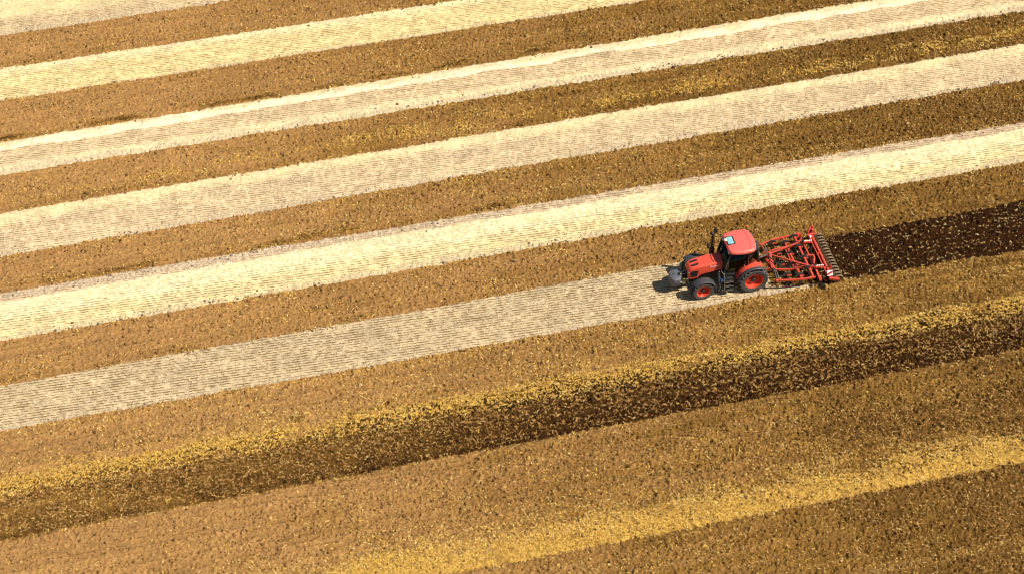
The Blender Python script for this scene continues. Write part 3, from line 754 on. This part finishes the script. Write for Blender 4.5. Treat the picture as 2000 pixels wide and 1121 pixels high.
# --- mirrors
b = MB(); b.tube([(1.32, -.70, 2.58), (1.50, -1.00, 2.66), (1.56, -1.16, 2.70)], .018, 6); b.box((1.57, -1.20, 2.72), (.06, .20, .36), Matrix.Rotation(R(20), 3, 'Z')); b.build('mirror', 'black', tr, bevel=.01)
b = MB(); b.tube([(1.40, .72, 2.30), (1.52, .95, 2.28), (1.55, 1.02, 2.24)], .016, 6); b.box((1.56, 1.06, 2.10), (.05, .16, .34), Matrix.Rotation(R(-30), 3, 'Z')); b.build('mirror', 'black', tr, bevel=.01)
b = MB(); b.tube([(1.50, .73, 1.60), (1.55, .79, 1.9), (1.45, .79, 2.25), (1.40, .74, 2.32)], .013, 6); b.build('grab_rail', 'steel', tr)

# --- exhaust with heat guard, far front corner of the cab
b = MB(); b.tube([(1.92, -.56, 1.55), (1.92, -.58, 1.80), (1.92, -.60, 2.05), (1.92, -.60, 2.10)], [.10, .14, .14, .085], 12); b.tube([(1.92, -.60, 2.08), (1.92, -.60, 2.98), (1.95, -.60, 3.10), (2.05, -.60, 3.20)], [.075, .075, .08, .085], 12)
ex = b.build('exhaust_stack', 'black', tr)
b = MB()
for k in range(4): b.box((1.92 + .11 * math.cos(k * 1.57 + .7), -.60 + .11 * math.sin(k * 1.57 + .7), 2.45), (.02, .02, .6))
b.build('heat_guard', 'chassis', ex)
b = MB(); b.box((2.14, -.62, 2.22), (.10, .14, .26)); b.bar((1.95, -.58, 1.95), (2.14, -.62, 2.15), .03, .03); b.build('work_lamp', 'black', tr, bevel=.02)

# --- mudguards
for s in (1, -1):
    b = MB(); ya, yb = sorted((s * .66, s * 1.06)); b.arc_shell(0, .83, .98, 14, 118, ya, yb, .03, 18, .0); fe = b.build('rear_mudguard', 'red', tr, 45)
    b = MB(); ya, yb = sorted((s * 1.05, s * 1.24)); b.arc_shell(0, .83, .988, 10, 124, ya, yb, .05, 18, .02); b.build('mudguard_trim', 'fender', fe, 45)
    b = MB(); y_ = s * .95; b.box((-.44, y_, 1.68), (.06, .20, .12), Matrix.Rotation(R(-25), 3, 'Y')); b.build('tail_light', 'orange', fe, bevel=.01)
    b = MB(); ya, yb = sorted((s * .70, s * 1.14)); b.arc_shell(2.80, .60, .745, 45, 172, ya, yb, .025, 16, .03); ff = b.build('front_mudguard', 'fender', tr, 45)
    b = MB(); b.tube([(2.80, s * .66, .70), (2.80, s * .66, 1.30), (2.80, s * .80, 1.335)], .02, 6); b.build('mudguard_stay', 'chassis', ff)
# --- steps, tank and side fittings
b = MB()
for y_, x_ in ((1.08, 1.60), (1.08, 1.12)): b.bar((x_, y_ - .20, 1.05), (x_, y_, .42), .025, .05)
b.bar((1.12, .885, 1.03), (1.60, .885, 1.03), .03, .05)
st = b.build('step_ladder', 'chassis', tr)
for k, z_ in enumerate((.44, .68, .92)):
    b = MB(); b.box((1.36, 1.06 - .06 * k, z_), (.46, .20, .035)); b.build('step', 'steel' if k == 3 else 'chassis', st, bevel=.006)
    b = MB(); b.box((1.36, 1.165 - .06 * k, z_ + .004), (.44, .012, .03)); b.build('step_edge', 'steel', st)
b = MB(); b.tube([(1.63, 1.08, .42), (1.63, 1.06, .9), (1.62, .92, 1.25), (1.60, .80, 1.55)], .012, 6); b.build('hand_rail', 'steel', st)
b = MB(); b.box((1.30, -.86, .82), (.95, .42, .50)); b.build('fuel_tank', 'black', tr, bevel=.06)
b = MB(); b.box((1.36, .72, .80), (.50, .34, .44)); b.build('battery_box', 'black', tr, bevel=.05)
b = MB(); b.tube([(1.86, .60, 1.35), (1.86, .72, 1.15), (1.84, .84, .75), (1.82, .92, .42)], [.07, .08, .075, .05], 10); b.tube([(1.82, .90, .44), (1.90, .98, .36)], .04, 8); b.build('air_intake', 'fender', tr)
b = MB(); b.tube([(1.72, .82, .98), (1.72, .92, 1.0)], .07, 10); b.build('filler_cap', 'blue', tr)
b = MB(); b.tube([(1.74, .62, 1.52), (1.72, .80, 1.50), (1.62, .86, 1.38), (1.62, .80, 1.2)], .018, 6); b.ball((1.84, .62, 1.44), .04); b.build('hydraulic_hose', 'steel', tr)

# --- front linkage
b = MB()
for s in (1, -1):
    b.bar((3.40, s * .34, .62), (3.86, s * .30, .80), .05, .09); b.tube([(3.45, s * .30, 1.0), (3.72, s * .30, .82)], .04, 8)
    b.ball((3.86, s * .30, .80), .06)
b.tube([(3.46, 0, 1.05), (3.82, 0, 1.12)], .03, 8)
fl = b.build('front_linkage', 'steel', tr)
b = MB(); b.box((3.50, 0, .78), (.16, .74, .34)); b.bar((3.42, -.36, .60), (3.62, -.36, 1.05), .06, .08); b.bar((3.42, .36, .60), (3.62, .36, 1.05), .06, .08); b.build('linkage_frame', 'chassis', fl, bevel=.02)
b = MB(); b.tube([(3.60, .14, .84), (3.62, .34, .86)], .11, 14); b.build('guard_cup', 'yellow', fl)
# --- rear linkage
b = MB()
for s in (1, -1):
    b.bar((-.20, s * .30, .55), (-1.22, s * .44, .70), .05, .09); b.tube([(-.30, s * .42, 1.25), (-.75, s * .40, .66)], .03, 8); b.tube([(-.42, s * .30, .95), (-.75, s * .36, .65)], .045, 8)
b.bar((-.25, .28, 1.18), (-.55, .42, 1.26), .06, .08); b.bar((-.25, -.28, 1.18), (-.55, -.42, 1.26), .06, .08)
rl = b.build('rear_linkage', 'chassis', tr)
b = MB(); b.tube([(-.38, 0, 1.20), (-.80, 0, 1.32), (-1.10, 0, 1.42)], .035, 8); b.build('top_link', 'steel', rl)

# ================================================================== FRONT WEIGHT
fw = empty('front_weight', TLOC, TROT)
tag(fw, 'grey cast ballast weight carried on the front linkage of the tractor', 'ballast weight')
def wring(z_, sx, sy):
    P_ = [(3.80, .20), (3.88, .40), (4.20, .42), (4.34, .34), (4.40, .16)]
    P_ = P_ + [(x, -y) for x, y in P_[::-1]] + [(3.76, -.13), (3.96, -.11), (3.96, .11), (3.76, .13)]
    return [(4.05 + (x - 4.05) * sx, y * sy, z_) for x, y in P_]
b = MB(); b.loft([wring(.62, .90, .88), wring(.68, 1.0, 1.0), wring(1.04, 1.0, 1.0), wring(1.12, .95, .94), wring(1.135, .90, .88)]); wb = b.build('weight_body', 'iron', fw, 50)
b = MB(); b.box((4.05, 0, .52), (.44, .56, .22)); b.build('weight_base', 'chassis', fw, bevel=.04)
b = MB(); b.box((4.20, -.06, 1.138), (.10, .05, .014)); b.box((4.02, .0, 1.10), (.14, .16, .05)); b.build('weight_eye', 'black', wb)
b = MB(); b.tube([(3.82, -.26, .80), (3.82, .26, .80)], .035, 8); b.build('hitch_bar', 'steel', fw)

# ================================================================== CULTIVATOR
cu = empty('cultivator', TLOC, TROT)
tag(cu, 'red three row tine cultivator with packer roller mounted behind the tractor', 'cultivator')
ZF = .78
AP = (-1.20, 0, 1.42)
b = MB()
b.bar((-1.18, -.50, .74), (-1.18, .50, .74), .14, .14)
for s in (1, -1):
    b.loft([[(-1.13, s * .02 - .06, 1.46), (-1.27, s * .02 - .06, 1.46), (-1.27, s * .02 + .06, 1.46), (-1.13, s * .02 + .06, 1.46)],
            [(-1.14, s * .20 - .09, 1.15), (-1.34, s * .20 - .09, 1.15), (-1.34, s * .20 + .09, 1.15), (-1.14, s * .20 + .09, 1.15)],
            [(-1.20, s * .47 - .10, .78), (-1.42, s * .47 - .10, .78), (-1.42, s * .47 + .10, .78), (-1.20, s * .47 + .10, .78)]])
    for dx in (0, .09): b.bar((-1.12 + dx, s * .44, .84), (-1.02 + dx, s * .44, .66), .03, .12)
b.ball(AP, .10)
hs = b.build('headstock', 'implred', cu, bevel=.012)
b = MB(); b.tube([(-1.20, -.09, 1.46), (-1.20, .09, 1.46)], .05, 10); b.build('hitch_pin', 'steel', hs)
for s in (1, -1):
    b = MB(); b.bar((-1.24, s * .04, 1.40), (-3.22, s * .90, .93), .062, .085)
    b.build('truss_strut', 'implred', cu, bevel=.012)
    b = MB(); b.path([(-1.25, s * .52, .84), (-1.45, s * .66, .84), (-1.75, s * .76, .84), (-2.2, s * .80, .84), (-2.75, s * .80, .84), (-3.05, s * .84, .88), (-3.30, s * .92, .92)], .085, .095); b.build('longitudinal_beam', 'implred', cu)
    b = MB(); b.path([(-1.22, s * 1.36, ZF), (-1.6, s * 1.45, ZF), (-2.1, s * 1.55, ZF), (-2.7, s * 1.61, ZF), (-3.30, s * 1.63, ZF)], .085, .095); b.ball((-1.20, s * 1.37, ZF), .085)
    b.build('side_beam', 'implred', cu)
    b = MB(); b.bar((-1.26, s * .50, .80), (-1.26, s * 1.36, ZF), .07, .08); b.build('front_beam', 'chassis' if s > 0 else 'implred', cu)
    b = MB(); b.tube([(-1.36, s * .60, .92), (-1.34, s * .98, .96), (-1.36, s * 1.30, .86)], .022, 6); b.tube([(-1.28, s * .55, .95), (-1.24, s * .95, .93), (-1.22, s * 1.30, .86)], .018, 6); b.build('light_bracket', 'steel', cu)
ROWS = {-1.90: (-1.30, -.48, .34, 1.15), -2.55: (-1.14, -.31, .51, 1.34), -3.18: (-1.46, -.70, .14, .96)}
for x0, y0, y1, wd in ((-2.55, -1.57, 1.57, .09), (-3.20, -1.62, 1.62, .11)):
    b = MB(); b.bar((x0, y0, ZF), (x0, y1, ZF), wd, .12); b.build('cross_beam', 'implred', cu, bevel=.012)
b = MB(); b.tube([(-2.38, -.80, .86), (-2.38, .78, .86)], .045, 8); b.build('hydraulic_pipe', 'implred', cu)
for x0, ys in ROWS.items():
    for y0 in ys:
        b = MB()
        # spring element: a fat C of black steel over the beam, then the shank curving down to the point
        pts = [(x0 + .06 + .17 * math.cos(R(a)), y0, ZF + .03 + .15 * math.sin(R(a))) for a in range(-30, 215, 20)]
        b.path(pts, .15, .06, up=(0, 1, 0))
        b.path([(x0 - .10, y0, ZF - .06), (x0 - .02, y0, .52), (x0 - .10, y0, .26), (x0 + .04, y0, .03), (x0 + .12, y0, -.08)], .09, .05, up=(0, 1, 0))
        ti_ = b.build('tine', 'spring', cu)
        b = MB(); b.box((x0 - .03, y0 + .01, ZF + .02), (.17, .08, .13)); b.bar((x0 - .02, y0, ZF), (x0 - .22, y0 + .02, ZF - .02), .07, .07); b.build('tine_clamp', 'implred', ti_, bevel=.012)
# middle bracket and levelling beam with discs
b = MB(); b.path([(-3.22, .05, ZF + .03), (-3.55, .09, ZF + .08), (-3.72, .12, ZF + .08), (-3.72, .30, ZF + .02), (-3.60, .62, ZF - .06)], .085, .085); b.build('drawbar_bracket', 'implred', cu)
b = MB(); b.tube([(-3.58, -1.45, .62), (-3.58, 1.80, .62)], .055, 8); lv = b.build('levelling_beam', 'implred', cu)
for y0 in (-1.68, -1.20, -.72, -.24, .24, .72, 1.20, 1.80):
    b = MB(); b.bar((-3.58, y0 - .02, .62), (-3.66, y0, .25), .05, .06); b.build('disc_arm', 'chassis', lv)
    b = MB(); sg = 1 if y0 < 0 else -1
    rg = []
    for r_, off in ((.001, .05), (.08, .045), (.16, .03), (.23, 0), (.23, -.008)):
        ring = []
        for k in range(18):
            a = 2 * math.pi * k / 18; q = Vector((r_ * math.cos(a), off, r_ * math.sin(a))); q.rotate(Matrix.Rotation(R(28 * sg), 3, 'Z')); ring.append(tuple(q + Vector((-3.68, y0, .17))))
        rg.append(ring)
    b.loft(rg, cap=False); b.build('levelling_disc', 'spring', lv)
b = MB(); b.path([(-3.30, -1.62, .80), (-3.48, -1.66, .84), (-3.62, -1.66, .74), (-3.66, -1.66, .50)], .08, .08, up=(0, 1, 0)); b.box((-3.44, -1.55, .80), (.10, .20, .14)); b.build('side_disc_arm', 'implred', cu)
b = MB(); b.bar((-3.58, 1.05, .66), (-3.56, 1.80, .60), .10, .10); b.box((-3.58, 1.62, .62), (.14, .30, .13)); b.build('side_disc_arm', 'implred', cu)
# roller linkage arms
for s in (1, -1):
    b = MB(); y0 = s * .95
    b.bar((-3.20, y0, .92), (-3.46, y0 + s * .04, .98), .12, .10); b.bar((-3.45, y0 + .05, .86), (-4.02, y0 + .10, .80), .05, .10); b.bar((-3.45, y0 - .05, .86), (-4.02, y0, .80), .05, .10)
    ra = b.build('roller_arm', 'implred', cu, bevel=.01)
    b = MB()
    for k in range(5): b.box((-3.52 - k * .11, y0 + .025, .945 - k * .012), (.045, .07, .05))
    b.bar((-3.48, y0 + .025, .935), (-4.0, y0 + .025, .880), .03, .03); b.build('depth_stop', 'white', ra)
    b = MB(); b.tube([(-3.38, y0 - .12, .80), (-3.95, y0 - .10, .72)], .035, 8); b.build('depth_cylinder', 'weed' if s > 0 else 'steel', ra)
    b = MB(); b.box((-3.46, y0 + .02, .97), (.12, .14, .12)); b.build('pivot_block', 'black', ra, bevel=.02)
# roller frame
b = MB(); b.bar((-3.99, -1.38, .76), (-3.99, 1.40, .76), .06, .09); b.bar((-4.16, -1.38, .78), (-4.16, 1.40, .78), .11, .10)
for y0 in (-1.1, 0, 1.1): b.box((-4.07, y0, .77), (.10, .08, .09))
for s in (1, -1):
    b.box((-4.10, s * 1.44, .74), (.34, .10, .20)); b.box((-4.20, s * 1.52, .62), (.16, .10, .36))
rfm = b.build('roller_frame', 'implred', cu, bevel=.01)
b = MB(); b.bar((-4.10, 1.66, .52), (-4.60, 1.74, .44), .13, .14); b.box((-4.62, 1.74, .42), (.09, .12, .16)); b.build('roller_side_arm', 'implred', rfm, bevel=.012)
b = MB(); b.bar((-4.10, -1.70, .52), (-4.62, -1.74, .40), .10, .14); b.build('roller_side_arm', 'implred', rfm, bevel=.012)
b = MB(); b.loft([[(-4.02, -1.50, .56), (-4.34, -1.48, .56), (-4.34, -1.54, .56), (-4.02, -1.56, .56)], [(-4.04, -1.68, .78), (-4.36, -1.66, .80), (-4.36, -1.72, .80), (-4.04, -1.74, .78)], [(-4.18, -1.84, .98), (-4.34, -1.82, 1.02), (-4.34, -1.88, 1.02), (-4.18, -1.90, .98)]])
b.box((-4.34, -1.82, .90), (.10, .14, .28)); b.box((-4.30, -1.62, .82), (.12, .16, .3)); b.build('end_plate', 'implred', rfm, bevel=.01)
b = MB(); b.loft([[(-4.24, 1.12, .70), (-4.40, 1.14, .70), (-4.40, 1.26, .70), (-4.24, 1.24, .70)], [(-4.28, 1.16, .98), (-4.38, 1.17, .98), (-4.38, 1.23, .98), (-4.28, 1.22, .98)], [(-4.30, 1.17, 1.12), (-4.34, 1.17, 1.12), (-4.34, 1.21, 1.12), (-4.30, 1.20, 1.12)]])
b.build('end_plate', 'implred', rfm, bevel=.01)
# hydraulic hoses looped along the frame
for s, dy in ((1, .0), (1, .10), (-1, .0)):
    b = MB(); b.tube([(-1.10, s * (.10 + dy), 1.40), (-1.45, s * (.34 + dy), 1.18), (-1.75, s * (.62 + dy), .97), (-2.3, s * (.70 + dy), .90), (-2.9, s * (.76 + dy), .93), (-3.35, s * (.90 + dy), 1.0), (-3.50, s * (.92 + dy), .92)], .016, 6)
    b.build('hydraulic_hose', 'black', cu)
b = MB(); b.tube([(-.55, .16, 1.22), (-.80, .22, 1.05), (-1.05, .16, 1.22), (-1.14, .08, 1.44)], .018, 6); b.build('hydraulic_hose', 'black', cu)
# warning boards
def board(cx, cy, cz, rz, tilt, w_, h_, par):
    rot = Matrix.Rotation(rz, 3, 'Z') @ Matrix.Rotation(tilt, 3, 'X')
    b_ = MB(); b_.box((cx, cy, cz), (w_, .018, h_), rot); bo = b_.build('warning_board', 'white', par)
    b_ = MB(); P_ = [(-w_ * .46, h_ * .40), (-w_ * .46, h_ * .04), (w_ * .46, -h_ * .40), (w_ * .46, -h_ * .04)]
    for yy_ in (.0105,):
        b_.loft([[rot @ Vector((x, yy_, z_)) + Vector((cx, cy, cz)) for x, z_ in P_], [rot @ Vector((x, yy_ + .012, z_)) + Vector((cx, cy, cz)) for x, z_ in P_]])
    b_.build('board_stripe', 'stripe', bo, 0)
board(-4.13, 1.60, .86, R(-4), R(35), .32, .30, rfm)
b = MB(); b.box((-4.02, -1.24, .86), (.10, .14, .10)); b.build('marker_lamp', 'white', rfm, bevel=.02)
# packer roller: shaft and rings
b = MB(); b.tube([(-4.66, -1.72, .28), (-4.66, 1.72, .28)], .10, 12); ro = b.build('packer_roller', 'chassis', cu)
NR = 15
for k in range(NR):
    y0 = -1.60 + 3.20 * k / (NR - 1)
    b = MB(); b.lathe([(.09, -.012), (.20, -.02), (.245, -.055), (.285, -.062), (.305, -.03), (.31, 0), (.305, .03), (.285, .062), (.245, .055), (.20, .02), (.09, .012)], (-4.66, y0, .28), 30)
    b.build('roller_ring', 'roller', ro, 50)
